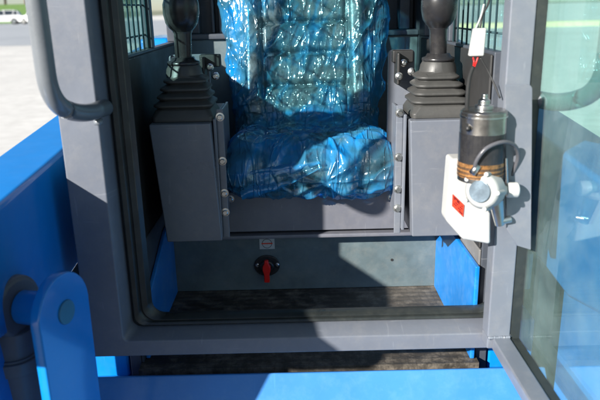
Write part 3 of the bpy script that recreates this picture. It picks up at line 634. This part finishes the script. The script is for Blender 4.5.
def grid(bm,pts):
    V=[[bm.verts.new(p) for p in r_w] for r_w in pts]
    for a,b in zip(V,V[1:]):
        for i in range(len(a)-1): bm.faces.new([a[i],a[i+1],b[i+1],b[i]])
def seat_relief(x,p,v,u,nx):
    z=p.z; d=0; ax=abs(x)
    if z>1.235:     # backrest: bolsters and channels
        d+=.030*math.exp(-((ax-.195)/.035)**2)
        if ax<.150:
            for zc in (1.335,1.445,1.550,1.66): d-=.026*math.exp(-((z-zc)/.010)**2)
        d-=.020*math.exp(-((ax-.152)/.008)**2)
    else:
        d+=.014*math.exp(-((ax-.19)/.04)**2)-.012*math.exp(-((ax-.14)/.008)**2)
        if ax<.14: d-=.012*math.exp(-((p.y-.66)/.008)**2)
    return d
WS=[(0,.15),(.14,.185),(.25,.215),(.45,.225),(.56,.225),(.75,.232),(1,.22)]
pts,_=surface(110,260,WS,-.012,seat_relief,.07)
ST=empty('operator_seat'); ST.parent=L
def part_rows(r0_,r1_): return pts[r0_:r1_]
split=next(j for j,rw in enumerate(pts) if rw[55].z<1.235)
bm=B(); grid(bm,pts[:split]); o=link('backrest',bm,SEATM,ST,smooth=True)
bm=B(); grid(bm,pts[split:]); o=link('seat_cushion',bm,SEATM,ST,smooth=True)
def ridge(v,sharp=2.2): return (1-min(1,abs(v)*sharp))
GX,GY,GZ=.05,.50,1.15       # gather knot of the film
def film_relief(x,p,v,u,nx):
    q=Vector((x,p.y*1.0,p.z))
    s=Vector((x*9,(p.z*2.6+p.y*2.0)*1.6,3.1))
    wv=noise.noise_vector(q*7)*.55
    d=0
    back=p.z>1.26
    if back:
        # long folds hanging from the top corners
        k=noise.noise(Vector((x*16+p.z*5*(1 if x<0 else -1),p.z*2.5,1.7))+wv); d+=.013*max(0,ridge(k,3.4))**2.2
        k=noise.noise(Vector((x*22-p.z*10,p.z*4,8.7))+wv*1.2); d+=.006*max(0,ridge(k,3.2))**1.5
        k=noise.noise(Vector((x*7,p.z*15,4.7))+wv*1.5); d+=.004*max(0,ridge(k,3.2))**1.5
        base=.8*seat_relief(x,p,v,u,nx)
        edge=max(0,(abs(x)-.20)/.07); d+=edge*.016*noise.noise(Vector((x*8,p.z*11,5)))+base*(1-min(1,edge))
    else:
        dxk=x-GX; dyk=(p.y-GY)+(p.z-GZ)*-1.2; a=math.atan2(dyk,dxk); rr=math.hypot(dxk,dyk)
        k=math.sin(a*5+4*noise.noise(Vector((rr*7,a*.8,2)))+1.0); amp=.009*math.exp(-rr/.15)+.003
        d+=amp*max(0,ridge(k,1.0))**1.2*1.3*min(1,rr/.07)
        k=noise.noise(Vector((x*5+p.y*4,(p.y-p.z)*11,2.2))+wv*1.2); d+=.016*max(0,ridge(k,2.6))**1.6*.7
        k=noise.noise(Vector((x*11-p.y*6,(p.y-p.z)*17,7.2))+wv*1.5); d+=.007*max(0,ridge(k,3))**1.5
        d+=.4*seat_relief(x,p,v,u,nx)
        d+=-.008*math.exp(-(rr/.03)**2)
    d+=.0008*noise.noise(q*70)+.002*noise.noise(q*30)
    if abs(nx)>.5: d+=.006*noise.noise(q*12)
    return d
WF=[(0,.25),(.15,.29),(.25,.292),(.34,.285),(.42,.262),(.50,.245),(.55,.236),(.62,.245),(.72,.256),(.85,.262),(.95,.245),(1,.235)]
pts,info=surface(380,640,WF,.010,film_relief,.10,xc=.018,r=.06)
bm=B(); lay=bm.verts.layers.float.new('layers')
V=[]
for rw in pts:
    V.append([])
    for p in rw:
        vt=bm.verts.new(p); ax=abs(p.x-.018); k=0
        cush=1-min(1,max(0,(p.z-1.20)/.07))
        k=-.05+.66*cush
        k+=.55*max(0,min(1,(ax-.185)/.05))*(1-cush)
        fr=max(0,min(1,(1.165-p.z)/.03)); k-=.35*fr
        n1=noise.noise(Vector((p.x*8,p.y*9,p.z*9))+Vector((3,1,2))); k+=.5*n1
        n2=ridge(noise.noise(Vector((p.x*14-p.z*8,p.y*5,p.z*5+9))),5); k+=.35*max(0,n2)
        vt[lay]=max(0,min(1,k)); V[-1].append(vt)
for a,b in zip(V,V[1:]):
    for i in range(len(a)-1): bm.faces.new([a[i],a[i+1],b[i+1],b[i]])
# loose tail hanging off the front left corner
tail=[(-.20,.50,1.085),(-.10,.43,1.10),(.03,.425,1.15)]
o=link('plastic_seat_cover',bm,FILM,None,smooth=True); o.location=(0,0,DZ)
tag(o,'crinkled transparent blue plastic film wrapped over the operator seat','plastic cover')
bm=B(); NX=60; NY=16; lay=bm.verts.layers.float.new('layers'); V=[]
A=at(243,199,Y=.432); Bp=at(322,166,Y=.425); A2=at(236,172,Y=.445); B2=at(318,158,Y=.43)
for j in range(NY):
    V.append([])
    for i in range(NX):
        u=i/(NX-1); v=j/(NY-1); p=(A.lerp(Bp,u)).lerp(A2.lerp(B2,u),v); p.y-=.012+.012*math.sin(v*9+u*2+noise.noise(Vector((u*5,v*3,1)))*3)*(1-u*.6); p.z-=.01*math.sin(u*math.pi)*(1-v)
        vt=bm.verts.new(p); vt[lay]=.45+.4*math.sin(v*8+u*3); V[-1].append(vt)
for a,b in zip(V,V[1:]):
    for i in range(NX-1): bm.faces.new([a[i],a[i+1],b[i+1],b[i]])
tl=link('loose_fold',bm,FILM,o,smooth=True)
